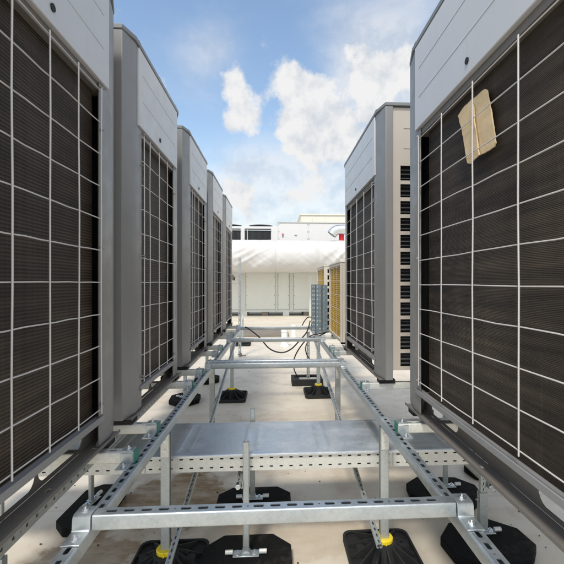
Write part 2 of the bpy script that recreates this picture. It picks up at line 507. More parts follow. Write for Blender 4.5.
    for k in (0, 5, 10):
        z = guard_z0 + guard_dz*k + .012
        for y in (ly-edge+.007, edge-.007):
            m = MB(); m.tube([(-.005, y, z), (.006, y, z), (.010, y, z-.006)], .0032, 8); m.build('guard_clip', M['lip'], gd)
    # base: lip, inset web with cut-outs, bottom flange with holes
    m = MB(); m.box(-.030, -.0032, .150, ly-.150, .100, .106); m.box(-.003, .002, .1505, ly-.1505, .090, .112)
    m.build('base_lip', M['lip'], root, bevel=.002)
    m = MB()
    x0, x1 = -.056, -.053
    ny = 2; cut = .26
    c1, c2 = .20, ly-.20-cut
    zb, zt2 = .004, .0895
    # web pieces between two rounded cut-outs
    def cutout(a, b):
        pts = [(a, zt2), (a, .052)] + [(a+.035-.035*math.cos(R(t)), .052-.036*math.sin(R(t))) for t in (20, 40, 60, 80)] 
        pts += [(b-.035+.035*math.cos(R(t)), .052-.036*math.sin(R(t))) for t in (80, 60, 40, 20)] + [(b, .052), (b, zt2)]
        return pts
    out = [(.02, zb), (.02, zt2)] + cutout(c1, c1+cut) + cutout(c2, c2+cut) + [(ly-.02, zt2), (ly-.02, zb)]
    m.prism([(x0, y, z) for y, z in out], (x1-x0, 0, 0))
    P = lambda u, v, n: Vector((-.0525 + v, .02 + u, .0035 + n))
    Lf = ly - .04; cells = [0, Lf*.08, Lf*.30, Lf*.36, Lf*.64, Lf*.70, Lf*.92, Lf]
    for i, (a, b) in enumerate(zip(cells, cells[1:])):
        perf_cell(m, P, a, b, 0, .0555, slot_outline((a+b)/2, .030, .022, .012, .0055) if i % 2 else None, .003)
    m.box(.0030, .0055, .02, ly-.02, .0005, .011)
    m.box(-.30, -.034, .155, ly-.155, .0905, .0935)                   # pan above the rail
    m.box(-D, -D+.003, .02, ly-.02, .004, .078); m.box(-D, -D+.06, .02, ly-.02, 0, .0035)
    m.build('base_rail', M['base'], root, smooth=False)
    bolts([((-.020, y, .0038), (0,0,1), .007, .007) for y in (.155, ly-.155)], root)
    for y in (.045, ly-.115):
        m = MB(); m.box(-.10, -.002, y, y+.07, -.027, -.0005); m.build('rubber_block', M['rubberfoot'], root, bevel=.004)
        m = MB(); m.box(-D+.01, -D+.09, y, y+.07, -.027, -.0005); m.build('rubber_block', M['rubberfoot'], root, bevel=.004)
    return root

LX = -.608
left_units = [(.690, 'nearest grey condensing unit of the left row, cut off by the left picture edge'),
              (1.708, 'second grey condensing unit of the left row, between the nearest and the middle one'),
              (2.785, 'middle grey condensing unit of the five on the left, third from the camera'),
              (3.850, 'fourth grey condensing unit in the left row, between the middle one and the last one'),
              (4.900, 'farthest grey condensing unit of the left row, narrow in view beside the white duct')]
protoL = make_unit(.93, .088, .137, .1117, .1585, .186, M['coil'], 1.285)
for i, (y, lab) in enumerate(left_units):
    o = protoL if i == 0 else copy_tree(protoL)
    o.location = (LX, y, ZU)
    tag(o, lab, 'condensing unit', 'tall grey condensing units on the steel frame')

RX = .630
protoR = make_unit(1.37, .122, .150, .1068, .239, .202, M['coil_r'], 1.265, True)
for i, (yend, lab) in enumerate([(1.913, 'nearest wide condensing unit on the right with beige cardboard caught behind its wire guard'),
                                 (3.712, 'second wide condensing unit on the right, its beige end panel with dark louvre windows showing')]):
    o = protoR if i == 0 else copy_tree(protoR)
    # mirrored by a half turn: its face looks to the left
    o.location = (RX, yend, ZU - .004); o.rotation_euler = (0, 0, math.pi)
    tag(o, lab, 'condensing unit', 'tall grey condensing units on the steel frame')

# ---- cardboard behind the wire guard of the nearest right unit
def px_dir(x, y):
    u = (x - 299.8)/400; w = (282.7 - y)/400; s, c = math.sin(YAW), math.cos(YAW)
    return Vector((s + u*c, c - u*s, w))
def at_x(x, y, X):
    d = px_dir(x, y); k = X/d.x; return Vector((X, d.y*k, HC + d.z*k))
def at_y(x, y, Y):
    d = px_dir(x, y); k = Y/d.y; return Vector((d.x*k, Y, HC + d.z*k))
def card(pts, X, t):
    outline = [at_x(455 + a/5.127, 60 + b/5.127, X) for a, b in pts]
    # ragged torn edge
    res = []
    for a, b in zip(outline, outline[1:] + outline[:1]):
        n = max(1, int((b-a).length/.012))
        for k in range(n):
            p = a.lerp(b, k/n)
            if k: p += Vector((0, random.uniform(-.0015,.0015), random.uniform(-.0015,.0015)))
            res.append(p)
    m = MB(); m.prism(res, (t, 0, 0)); return m
tag(card([(15,285),(45,240),(72,214),(92,230),(100,330),(122,486),(78,533),(62,528),(36,370)], .640, .004).build('cardboard_piece', M['card']),
    'narrow beige cardboard piece with pointed lower end, left of the two behind the wire guard', 'cardboard')
tag(card([(74,211),(152,149),(163,154),(186,270),(207,425),(200,445),(160,470),(125,489),(112,400),(96,300),(92,226)], .648, .004).build('cardboard_piece', M['card']),
    'wider beige cardboard piece behind the wire guard, right of the narrow pointed one', 'cardboard')

# ------------------------------------------------------------------ galvanised frame
LR, RR = -.503, .525     # rail centre lines
ZR = .70                 # rail top
X_, Y_, Z_ = Vector((1,0,0)), Vector((0,1,0)), Vector((0,0,1))

for x, lab in ((LR, 'long slotted steel rail running away beside the left units'), (RR, 'long slotted steel rail running away beside the right units')):
    m = MB(); strut(m, (x, .35, ZR - W/2), Y_, X_, Z_, 5.65, closed=True)
    tag(m.build('steel_rail', M['galv']), lab, 'steel rail', 'slotted steel rails along the walkway')
m = MB(); strut(m, (-.705, .35, ZR - W/2), Y_, Z_, X_, 5.4, sl=.014, sw=.010)
tag(m.build('steel_rail', M['galv_post']), 'perforated steel rail tucked under the left row of condensing units', 'steel rail', 'slotted steel rails along the walkway')

def hat_bracket(xc, y0, y1, root):
    """hat-shaped clamp sitting on a rail at xc, covering y0..y1, with a foot flange towards the camera"""
    m = MB(); t = .004; w = .046; zt = ZR + W + .003
    prof = [(y0-.062, ZR+.001), (y0-.062, ZR+.001+t), (y0-.010, ZR+.001+t), (y0-.006, ZR+.005+t), (y0-.004, zt-.012), (y0-.001, zt-.004), (y0+.006, zt),
            (y1+.004, zt), (y1+.004, zt-t), (y0+.006, zt-t), (y0+.002, zt-.010), (y0+.0005, ZR+.004), (y0-.004, ZR+.001)]
    m.prism([(xc-w/2, y, z) for y, z in prof], (w, 0, 0))
    b = m.build('end_bracket', M['galv'], root, bevel=.0012)
    bolts([((xc, (y0+y1)/2, zt), (0,0,1), .008, .004), ((xc, y0-.036, ZR+.001+t), (0,0,1), .008, .004)], b)

def cross_beam(y, lab, slots=True, bracket=True, mat='galv', x0=LR+.026, x1=RR-.026, dz=0):
    root = empty('cross_beam', (0, 0, 0))
    m = MB(); strut(m, (x0, y + W/2, ZR + W/2 + .0005 + dz), X_, Y_, Z_, x1-x0, phase=.02, closed=True)
    m.build('channel', M[mat], root)
    if bracket:
        for xc in (LR, RR): hat_bracket(xc, y, y + W, root)
    tag(root, lab, 'cross beam', 'slotted cross beams between the two rails')
    return root
cross_beam(1.076, 'nearest slotted cross beam, spanning the bottom of the picture between both rails')
cross_beam(3.040, 'front one of two slotted cross beams set close together beyond the flat tray lid')
cross_beam(3.145, 'rear one of two slotted cross beams set close together beyond the flat tray lid', mat='lidsteel')
cross_beam(4.390, 'slotted cross beam above which the black cable sags, second from the white ducts')
cross_beam(5.520, 'farthest slotted cross beam, near the upright perforated tray sections')

def arm(x_in, x_out, y, lab, grp):
    """short channel lying across the rail, green cap on its walkway end"""
    sg = 1 if x_out > x_in else -1
    root = empty('cross_bearer', (0, 0, 0))
    m = MB(); strut(m, (min(x_in, x_out), y + W/2, ZR + W/2 + .0005), X_, Y_, Z_, abs(x_out-x_in), phase=.03, closed=True)
    m.build('channel', M['galv_pale'], root)
    m = MB(); a, b = sorted((x_in - sg*.0045, x_in - sg*.0002)); m.box(a, b, y-.002, y+W+.002, ZR+.001, ZR+W+.004)
    m.box(*sorted((x_in + sg*.001, x_in + sg*.012)), y+.004, y+W-.004, ZR+.0045, ZR+W-.004)
    m.build('end_cap', M['green'], root, bevel=.001)
    # angle foot bolted to the rail in front of the arm
    m = MB(); xr = x_in + sg*.024
    m.box(xr-.021, xr+.021, y-.058, y-.0045, ZR+.001, ZR+.005)
    m.box(xr-.021, xr+.021, y-.0045, y-.0005, ZR+.001, ZR+.038)
    m.box(xr-.021, xr+.021, y+.002, y+W-.002, ZR+W+.0015, ZR+W+.0055)
    br = m.build('foot_bracket', M['galv'], root, bevel=.001)
    bolts([((xr, y-.032, ZR+.005), (0,0,1), .007, .004), ((xr, y+W/2, ZR+W+.0055), (0,0,1), .007, .004)], br)
    tag(root, lab, 'bearer', grp)
ordl = ['nearest', 'second', 'third', 'fourth', 'farthest']
for i, (y, _) in enumerate(left_units):
    nm = ordl[i]
    for dy, end in ((.045, 'near'), (.780, 'far')):
        if i == 0 and end == 'near': continue
        arm(LR - .004, -1.42, y + dy, f'pale green-capped bearer under the {end} end of the {nm} left condensing unit', 'green-capped bearers')
for (y, nm, end) in ((1.690, 'nearest', 'far'), (2.395, 'second', 'near'), (3.54, 'second', 'far')):
    arm(RR + .004, 1.46, y, f'green-capped bearer under the {end} end of the {nm} wide right condensing unit', 'green-capped bearers')
arm(RR + .004, 1.30, 3.80, 'green-capped bearer under the near end of the nearer gold-coil unit', 'green-capped bearers')
arm(RR + .004, 1.30, 4.55, 'green-capped bearer under the far end of the nearer gold-coil unit', 'green-capped bearers')
arm(RR + .004, 1.30, 5.18, 'green-capped bearer under the near end of the farther gold-coil unit', 'green-capped bearers')
arm(RR + .004, 1.30, 5.80, 'green-capped bearer under the far end of the farther gold-coil unit', 'green-capped bearers')

# ---- posts on black plastic feet
def foot_mesh():
    m = MB(); a, b, r = .172, .205, .045
    out = []
    for sx, sy, a0 in ((1,1,0),(-1,1,90),(-1,-1,180),(1,-1,270)):
        for k in (0, 22, 45, 68, 90):
            out.append((sx*(a-r) + r*math.cos(R(a0+k)), sy*(b-r) + r*math.sin(R(a0+k))))
    m.prism([(x, y, .002) for x, y in out], (0, 0, .020))
    inner = [(x*.93, y*.93) for x, y in out]
    n = len(out)
    for i in range(n):      # rim
        j = (i+1) % n
        m.prism([(*out[i], .0225), (*out[j], .0225), (*inner[j], .0225), (*inner[i], .0225)], (0, 0, .012))
    return m
def ribs_mesh():
    m = MB()
    m.lathe((0,0,.0225), [(.085,0),(.080,.012),(.060,.060),(.056,.085),(.040,.085)], 20)
    for k in range(12):
        t = 2*math.pi*k/12; c, s = math.cos(t), math.sin(t); L = min(.158/max(abs(c),1e-6), .19/max(abs(s),1e-6))
        w = .0035
        a = Vector((c, s, 0)); p = Vector((-s, c, 0))*w
        o = Vector((0,0,.0225))
        m.prism([o + a*.05 + p, o + a*L + p, o + a*L*.98 + p + Z_*.010, o + a*.062 + p + Z_*.075, o + a*.05 + p + Z_*.08], -2*p)
    for sx in (1,-1):
        m.box(sx*.055-.035, sx*.055+.035, .030, .060, .055, .075)
    m.lathe((.11,.02,.0225), [(.020,0),(.020,.045),(.012,.045)], 12); m.lathe((-.11,.02,.0225), [(.020,0),(.020,.045),(.012,.045)], 12)
    return m
def make_post(open_dir, h=ZR - W):
    root = empty('support_post', (0, 0, 0))
    m = MB(); strut(m, (0, 0, .075), Z_, Y_, Vector((-open_dir,0,0)), h - .0765, slots=True, sl=.022, sw=.010)
    ch = m.build('channel', M['galv_post'], root)
    m = MB(); m.box(-.018, .018, -.0255, -.0215, h-.105, h-.004); hp = m.build('head_plate', M['galv_pale'], ch)
    del hp; bolts([((0, -.0255, h-.030), (0,-1,0), .005, .003), ((0, -.0255, h-.075), (0,-1,0), .005, .003)], ch)
    ft = foot_mesh().build('foot', M['rubberfoot'], root, bevel=.003)
    ribs_mesh().build('rib_hub', M['rubberfoot'], ft)
    m = MB()
    pr = [(.036,.096),(.042,.098),(.043,.122),(.040,.126),(.0305,.126)]
    m.lathe((0,0,0), pr, 24)
    m.box(-.0035, .0035, -.047, -.040, .1, .124)
    m.build('collar', M['yellow'], root)
    return root
pl = make_post(1)
pr_ = make_post(-1)
grp_posts = 'steel posts on black feet with yellow collars'
for k, (y, lab) in enumerate([(1.885, 'yellow-collared steel post under the left rail, in front of the flat tray'),
                              (3.23, 'steel post under the left rail behind the flat tray, below the paired cross beams'),
                              (4.72, 'steel post on a black foot beneath the left rail, beyond the paired cross beams')]):
    o = pl if k == 0 else copy_tree(pl)
    o.location = (LR, y, 0); tag(o, lab, 'support post', grp_posts)
for k, (y, lab) in enumerate([(1.905, 'yellow-collared steel post under the right rail, in front of the flat tray'),
                              (3.32, 'steel post under the right rail behind the flat tray, below the paired cross beams'),
                              (4.83, 'steel post on a black foot beneath the right rail, beside the black rectangular base')]):
    o = pr_ if k == 0 else copy_tree(pr_)
    o.location = (RR, y, 0); tag(o, lab, 'support post', grp_posts)
o = copy_tree(pl); o.location = (-.70, 8.75, 0)
tag(o, 'lone far steel post on a black foot beyond the frame, near the pale cabinets', 'support post', grp_posts)

# ---- diagonal braces from the near feet up to the rails
def brace(p0, p1, lab):
    p0, p1 = Vector(p0), Vector(p1); U = (p1-p0).normalized(); V = X_; Nn = V.cross(U).normalized()*1
    if Nn.z < 0: Nn = -Nn
    m = MB(); strut(m, p0, U, V, Nn, (p1-p0).length, w=.026, h=.020, sl=.020, sw=.008, pitch=.034)
    tag(m.build('diagonal_brace', M['galv_post']), lab, 'brace', 'slotted diagonal braces beside the posts')
brace((-.442, 1.55, .155), (-.432, 4.45, .72), 'slotted diagonal brace rising from the left near post towards the far end')
brace((.455, 1.72, .20), (.447, 4.55, .715), 'slotted diagonal brace rising from the right near post towards the far end')

# ------------------------------------------------------------------ flat cable tray with lid
TY0, TY1, TZ0, TZ1 = 1.955, 2.385, .437, .523
root = empty('cable_tray', (0, 2.17, TZ0))
XL, XR = -1.75, 1.75
joints = [XL, -.62, .585, XR]
for a, b in zip(joints, joints[1:]):
    m = MB(); Pm = lambda u, v, n: Vector((a + .0015 + u, TY0 - n - .0, TZ0 + v)) - Vector((0, 2.17, TZ0)) 
    plate_holes(m, lambda u, v, n: Vector((a + .0015 + u, TY0 - n - 2.17, v)), b-a-.003, TZ1-TZ0-.003, [.019, .061], .0478, .017, .0065)
    m.build('tray_side', M['galv_pale'], root)
m = MB(); m.box(XL, XR, TY1-.002-2.17, TY1-2.17, 0, TZ1-TZ0-.003); m.build('tray_side', M['galv_pale'], root)
m = MB(); m.box(XL, XR, TY0+.0025-2.17, TY1-.0025-2.17, .0005, .002); m.build('tray_floor', M['galv_pale'], root)
m = MB()
# lid: shallow sheet with pressed cross ribs and a rolled front edge
nx = 220; prof_y = [TY0-.012, TY0-.009, TY0-.004, TY0+.004, TY0+.05, TY0+.14, TY0+.23, TY0+.33, TY1-.02, TY1+.004]
ribs = [x for x in [-1.45+.335*k for k in range(9)]]
def rib_h(x, y):
    h = 0
    for rx in ribs:
        for e in (-.028, .028):
            d = abs(x - rx - e*1.0 - .010*math.sin(7*rx))
            if d < .008: h = max(h, .0019*(1 - d/.008))
    if y < TY0+.03 or y > TY1-.03: h = 0
    return h
rows = []
ys = [TY0-.012, TY0-.0115, TY0-.008, TY0-.002, TY0+.012, TY0+.029, TY0+.031] + [TY0+.031+(TY1-TY0-.062)*k/10 for k in range(1, 11)] + [TY1-.028, TY1+.004]
xs = sorted(set([XL, XR] + [XL + (XR-XL)*k/60 for k in range(61)] + [rx + e + .010*math.sin(7*rx) + d for rx in ribs for e in (-.028, .028) for d in (-.008, 0, .008)]))
for y in ys:
    row = []
    for x in xs:
        z = TZ1 - TZ0
        if y <= TY0-.0115 and y == TY0-.012: z -= .012
        elif y < TY0-.009: z -= .004
        elif y < TY0-.005: z -= .0012
        z += rib_h(x, y) + .0022*noise.noise(Vector((x*2.3, y*3.1, 4.0)))*(1 if y > TY0+.02 else .3)
        row.append(m.bm.verts.new((x, y-2.17, z)))
    rows.append(row)
for a, b in zip(rows, rows[1:]):
    for k in range(len(xs)-1): m.bm.faces.new((a[k], a[k+1], b[k+1], b[k]))
lid = m.build('lid', M['lidsteel'], root)
tag(root, 'flat galvanised cable tray with ribbed lid and perforated side, crossing under both rails', 'cable tray')

# ---- tray supports: upright pairs on octagonal rubber pads
def pad(c, w, d, h, lab, rz=0.0):
    m = MB(); a, b, k = w/2, d/2, min(w, d)*.30
    out = [(a-k,-b),(a,-b+k),(a,b-k),(a-k,b),(-a+k,b),(-a,b-k),(-a,-b+k),(-a+k,-b)]
    m.prism([(x, y, 0) for x, y in out], (0, 0, h))
    o = m.build('rubber_pad', M['rubber'], None, bevel=.006); o.location = (c[0], c[1], .003); o.rotation_euler = (0, 0, rz)
    tag(o, lab, 'rubber pad', 'black rubber pads on the roof deck')
    return o
PH = .048
def upright(x, y, z1, lab, w=.030, rz=0.0, sleeve=False):
    root = empty('tray_upright', (x, y, PH + .004)); root.rotation_euler = (0, 0, rz)
    m = MB(); strut(m, (0, 0, .018), Z_, X_, Vector((0,-1,0)) if not sleeve else Vector((0,-1,0)), z1 - PH - .022, w=w, h=.022, slots=sleeve, sl=.012, sw=.006, pitch=.03)
    m.build('channel', M['galv_post'], root)
    m = MB(); m.box(-.062, .062, -.024, .024, 0, .005); m.box(-.019, .019, -.018, .018, .005, .0175)
    pb = m.build('base_plate', M['galv'], root, bevel=.0015)
    bolts([((-.040, 0, .005), (0,0,1), .010, .006), ((.040, 0, .005), (0,0,1), .010, .006)], pb)
    for sx in (1,-1):
        m = MB(); m.tube([(sx*.063, 0, .012), (sx*.098, 0, .012)], .011, 10); m.build('peg', M['galv_pale'], pb)
    if sleeve:
        m = MB(); m.box(-.021, .021, -.017, .017, .0178, .21); m.bolt((-.0215,0,.17), (-1,0,0), .007, .007); m.build('sleeve', M['galv_post'], root, bevel=.002)
    tag(root, lab, 'tray upright', 'slim steel uprights holding the flat tray')
def cross_piece(x, y0, y1, z, lab):
    root = empty('tray_bearer', (x, y0, z))
    m = MB(); strut(m, (0, 0, 0), Y_, X_, Z_, y1-y0, w=.034, h=.034); m.build('channel', M['galv_post'], root)
    m = MB(); m.bolt((-.006, -.004, -.006), (0,-1,0), .008, .012); m.build('bolt', M['bolt'], root)
    tag(root, lab, 'bearer', 'short bearers under the flat tray')
upright(-.138, 1.925, .590, 'slim steel upright in the middle of the picture, in front of the flat tray')
upright(-.135, 2.425, .590, 'slim steel upright poking up just behind the middle of the flat tray')
cross_piece(-.168, 1.90, 2.45, .395, 'short bearer under the middle of the flat tray, between the two slim uprights')
pad((-.135, 1.93), .43, .30, PH, 'black octagonal rubber pad at the bottom centre below the nearest cross beam')
pad((-.125, 2.43), .44, .26, PH, 'black octagonal rubber pad half hidden under the middle of the flat tray')
upright(1.078, 2.02, .76, 'perforated steel upright in a sleeve below the nearest right condensing unit', sleeve=True)
upright(1.085, 2.49, .52, 'slim steel upright behind the right end of the flat tray under the wide unit')
cross_piece(1.118, 2.00, 2.75, .300, 'low slotted bearer running back from the sleeved upright at lower right')
pad((1.07, 1.955), .44, .34, PH, 'large black octagonal rubber pad on the deck at lower right', .1)
pad((1.06, 2.46), .44, .32, PH, 'black octagonal rubber pad behind the large one at lower right', -.1)
pad((1.55, 2.75), .40, .30, PH, 'black octagonal rubber pad deepest under the wide right units', .2)
upright(-1.085, 2.44, .44, 'slim steel upright holding the left end of the flat tray', rz=1.4)
upright(-1.09, 1.655, .735, 'steel upright below the nearest left condensing unit at the lower left corner', sleeve=True)
pad((-1.065, 2.42), .25, .47, PH, 'black octagonal rubber pad in the brown stain at lower left', -.04)
pad((-1.09, 1.62), .40, .26, PH, 'black octagonal rubber pad under the steel upright at the lower left corner')
# posts under the arms of the left row
for (x, y, lab, lab2) in ((-1.02, 4.62, 'short steel leg under the arms of the third left unit', 'black octagonal rubber pad under the third left unit'),
                          (-.93, 5.55, 'short steel leg under the arms of the fourth left unit', 'black octagonal rubber pad under the far left units')):
    pad((x, y), .33, .40, PH, lab2, .1)
    upright(x, y, ZR - .0, lab, w=.041)

# black rectangular base with an upright, between the far posts
root = empty('rectangular_base', (.425, 5.36, 0))
m = MB(); m.box(-.205, .205, -.16, .16, .003, .055); m.box(-.205, .205, -.16, -.115, .0555, .082); m.box(-.205, .205, .115, .16, .0555, .082)
m.box(-.205, -.165, -.1145, .1145, .0555, .082); m.box(.165, .205, -.1145, .1145, .0555, .082)
m.build('rubber_frame', M['rubberfoot'], root, bevel=.004)
m = MB(); m.box(-.10, .13, -.022, .022, .0556, .070); m.build('base_channel', M['galv_pale'], root)
m = MB(); strut(m, (.02, 0, .0705), Z_, X_, Vector((0,-1,0)), .62, slots=True, sl=.018, sw=.009); m.build('upright_channel', M['galv_post'], root)
tag(root, 'black rectangular rubber base with a steel upright, beside the far right post', 'base frame')

# tall perforated upright at the far left end of the frame
m = MB(); strut(m, (-.640, 7.35, .012), Z_, X_, Vector((0,-1,0)), 1.795, w=.048, h=.06, sl=.032, sw=.016, pitch=.08)
tag(m.build('tall_upright', M['galv_post']), 'tall slotted steel upright rising against the white wrapped duct', 'upright')
root = empty('pipe_clamp', (-.62, 7.30, .045))
m = MB(); m.tube([(-.05,0,0),(-.02,-.02,.01),(.0,0,.0),(.06,.0,-.02),(.10,-.02,-.015)], .009, 8); m.box(-.02,.02,-.012,.012,-.03,.03); m.build('clamp', M['base'], root)
tag(root, 'small dark clamp at the foot of the tall slotted upright', 'clamp')

# upright perforated tray sections near the gold units
def tray_section(x, y, w, z0, z1, depth, lab, rz):
    root = empty('tray_section', (x, y, z0)); root.rotation_euler = (0, 0, rz)
    m = MB()
    plate_holes(m, lambda u, v, n: Vector((-w/2 + v, n, u)), z1-z0, w, [w*.28, w*.72], .05, .022, .011, .002)
    m.build('perforated_web', M['bluesteel'], root)
    for s in (1,-1):
        m = MB(); plate_holes(m, lambda u, v, n: Vector((s*(w/2+.0005) + s*n*-1, v, u)), z1-z0, depth, [depth*.5], .05, .022, .014, .002); m.build('flange', M['bluesteel'], root)
    tag(root, lab, 'tray section', 'upright perforated tray sections by the gold-coil units')
tray_section(.482, 5.02, .048, .742, 1.328, .05, 'narrowest upright perforated tray section, left of the three by the gold coils', -.35)
tray_section(.545, 4.98, .074, .742, 1.328, .05, 'widest upright perforated tray section, middle of the three by the gold coils', .0)
tray_section(.620, 4.95, .062, .742, 1.322, .05, 'upright perforated tray section closest to the gold-coil unit', .3)

# ------------------------------------------------------------------ small gold-coil units
def gold_unit(y0, y1, z1, lab):
    root = empty('gold_coil_unit', (.632, y0, .772)); L = y1-y0; H = z1-.772; D = .34
    m = MB(); f = .024
    m.box(0, .02, 0, f, 0, H); m.box(0, .02, L-f, L, 0, H); m.box(0, .02, f, L-f, H-.025, H); m.box(0, .02, f, L-f, 0, .03)
    m.box(-.004, D, -.004, L+.004, H, H+.014); m.box(D-.02, D, 0, L, 0, H)
    m.build('casing', M['cream'], root, bevel=.003)
    m = MB(); m.box(.022, .05, f, L-f, .03, H-.026); m.build('coil', M['coil_gold'], root)
    m = MB(); m.box(.06, D-.03, .03, L-.03, .02, H-.02); m.build('body', M['black'], root)
    for y, sg in ((0, 1), (L, -1)):
        m = MB(); ya, yb = sorted((y+sg*.0005, y+sg*.01))
        m.box(.0205, .045, ya, yb, 0, H-.0005); m.box(.085, .14, ya, yb, 0, H-.0005); m.box(.18, D-.0205, ya, yb, 0, H-.0005)
        n = 9
        for k in range(n+1):
            z = k*(H-.03)/n
            for a, b in ((.045,.085), (.14,.18)): m.box(a, b, ya+.0005, yb-.0005, z, z+.028)
        m.build('end_panel', M['cream'], root)
    m = MB()
    for k in range(1, 4): m.tube([(-.004, L*k/4, .02), (-.004, L*k/4, H-.02)], .0019, 6)
    for k in range(6): m.tube([(-.006, .012, .04+k*(H-.08)/5), (-.006, L-.012, .04+k*(H-.08)/5)], .0026, 6)
    m.build('wire_guard', M['wire'], root)
    for y in (.06, L-.12):
        m = MB(); m.box(.02, D-.04, y, y+.06, -.029, -.0005); m.build('foot', M['rubberfoot'], root, bevel=.003)
    tag(root, lab, 'gold-coil unit', 'small cream units with gold coils')
gold_unit(3.84, 4.66, 1.545, 'small cream outdoor unit with gold coil, just beyond the second wide right unit')
gold_unit(5.14, 5.98, 1.560, 'farther small cream outdoor unit with gold coil, behind the upright tray sections')

# ------------------------------------------------------------------ cables
def cable(pts, r, lab):
    pts = [Vector(p) for p in pts]; path = []
    for i in range(len(pts)-1):
        p0 = pts[max(i-1,0)]; p1 = pts[i]; p2 = pts[i+1]; p3 = pts[min(i+2, len(pts)-1)]
        for k in range(8):
            t = k/8
            path.append(.5*((2*p1) + (p2-p0)*t + (2*p0-5*p1+4*p2-p3)*t*t + (3*p1-p0-3*p2+p3)*t**3))
    path.append(pts[-1])
    m = MB(); m.tube(path, r, 8); tag(m.build('black_cable', M['cable']), lab, 'cable', 'black cables at the far end of the frame')
zc = lambda a, b, Y: at_y(225 + a/4.7, 270 + b/4.7, Y)
cable([zc(95,268,5.45), zc(112,277,5.40), zc(160,315,5.1), zc(210,370,5.0), zc(265,388,5.0), zc(310,372,5.0), zc(350,332,5.1), zc(385,290,5.3), zc(400,240,5.6)], .0085, 'black cable sagging in a long loop between the two farthest cross beams')
cable([zc(340,500,5.3), zc(326,470,5.2), zc(322,430,4.85), zc(345,375,4.8), zc(395,315,4.8), zc(440,300,4.9), zc(490,290,5.0)], .0075, 'black cable dropping from the right rail down to the rectangular base')
cable([zc(362,262,6.2), zc(375,238,6.2), zc(392,222,6.1), zc(415,225,6.0), zc(425,240,5.9)], .008, 'short black cable arching up left of the upright tray sections')
cable([zc(400,318,5.36), zc(440,310,5.38), zc(470,296,5.42), zc(492,280,5.3), zc(500,295,5.2)], .010, 'thick black cable lying across the farthest cross beam by the gold-coil unit')
cable([zc(385,345,4.95), zc(378,370,4.9), zc(388,405,4.95), zc(410,432,4.9)], .007, 'black cable hanging below the farthest cross beams beside the right post')

# ------------------------------------------------------------------ far side of the roof
# white stub pipes
for (x, y, h, r, lab) in ((.20, 8.5, .36, .066, 'white stub pipe on the deck, left of the two by the cable loop'), (.42, 9.0, .40, .058, 'white stub pipe on the deck, right of the two by the cable loop')):
    m = MB(); m.lathe((0,0,.002), [(r*1.5,0),(r*1.45,.02),(r,.06),(r,h-.06),(r*1.12,h-.055),(r*1.12,h),(r*.9,h),(r*.88,h-.05)], 24)
    o = m.build('stub_pipe', M['whitepvc']); o.location = (x, y, 0); tag(o, lab, 'pipe', 'white stub pipes')
m = MB(); m.box(-3.2, .35, 10.0, 11.2, .002, .05); tag(m.build('shade_strip', M['timber_and_shade'], bevel=.01), 'low brown strip standing in for shade on the deck before the pale cabinets', 'shade strip')  # strip added in place of the shade below the duct

# pale cabinets in a row
root = empty('equipment_cabinet', (0, 16.40, 0)); YB = 0
panels = [(-5.8,-4.2),(-4.05,-2.7),(-2.55,-1.42),(-1.18,.005),(.125,.58),(.76,1.86),(1.98,3.2),(3.35,4.9)]
m = MB(); m.box(-6.0, 5.1, .02, 1.6, .22, 1.78); m.build('body', M['cabpost'], root)
for a, b in panels:
    m = MB(); m.box(a, b, -.012, .019, .27, 1.74); p = m.build('door_panel', M['cabinet'], root, bevel=.006)
    q = MB()
    for x in (a+.03, b-.03):
        for z in (.45, .82, 1.2, 1.6): q.tube([(x, -.012, z), (x, -.022, z)], .012, 8)
    q.build('screw', M['fan'], p)
for (a, b), (c, d) in zip(panels, panels[1:]):
    m = MB(); m.box(b+.012, c-.012, -.03, .0195, .20, 1.76); m.build('post', M['cabpost'], root, bevel=.006)
m = MB(); m.box(-6.0, 5.1, .0, .05, .16, .2195); m.build('plinth_rail', M['cabinet'], root)
for k in range(13):
    x = -5.7 + k*.86
    m = MB(); m.box(x, x+.26, -.005, 1.4, .0, .1595); m.build('plinth_block', M['cabinet'] if k % 2 else M['timber_and_shade'], root)
tag(root, 'long pale green-grey equipment cabinet with flat door panels below the white duct', 'cabinet')

# white wrapped duct in front of and above the cabinets
root = empty('wrapped_duct', (0, 15.45, 2.365)); rad = .635
m = MB(); nxd, na = 460, 128; x0, x1 = -6.5, 5.6; rows = []
for i in range(nxd+1):
    x = x0 + (x1-x0)*i/nxd; row = []
    seam = min(abs(((x - .02) % 1.62)), abs(((x - .02) % 1.62) - 1.62))
    for k in range(na):
        a = 2*math.pi*k/na; cy, cz = math.cos(a), math.sin(a)
        flat = .9
        p = Vector((x*1.6 + cz*1.3, cy*1.2, cz*1.6))
        wq = noise.noise(Vector((x*.7, cz*.8, 1.0)))
        q1 = noise.noise(Vector((x*1.7 - cz*1.5 + .9*wq, a*.35, 3.0))); q2 = noise.noise(Vector((x*3.4 + cz*2.6 + wq, a*.5, 9)))
        g1 = max(0, noise.noise(Vector((x*.55, 2.2, cz*.5))) + .30)
        w = .022*noise.noise(p*.8) + .075*math.exp(-(q1*3.4)**2)*g1 + .03*math.exp(-(q2*3.4)**2)*g1
        w *= 1 - math.exp(-(seam/.10)**2)
        pinch = -.016*math.exp(-(seam/.05)**2)
        bulge = .035*math.sin(math.pi*min(seam, .81)/.81)
        r = rad - .012 + w*(1 - .8*abs(cz)**4)
        row.append(m.bm.verts.new((x, cy*r*1.0, cz*r)))
    rows.append(row)
for a, b in zip(rows, rows[1:]):
    for k in range(na): m.bm.faces.new((a[k], a[(k+1) % na], b[(k+1) % na], b[k]))
m.bm.faces.new(rows[0]); m.bm.faces.new(rows[-1][::-1])
m.build('fabric_wrap', M['wrap'], root)
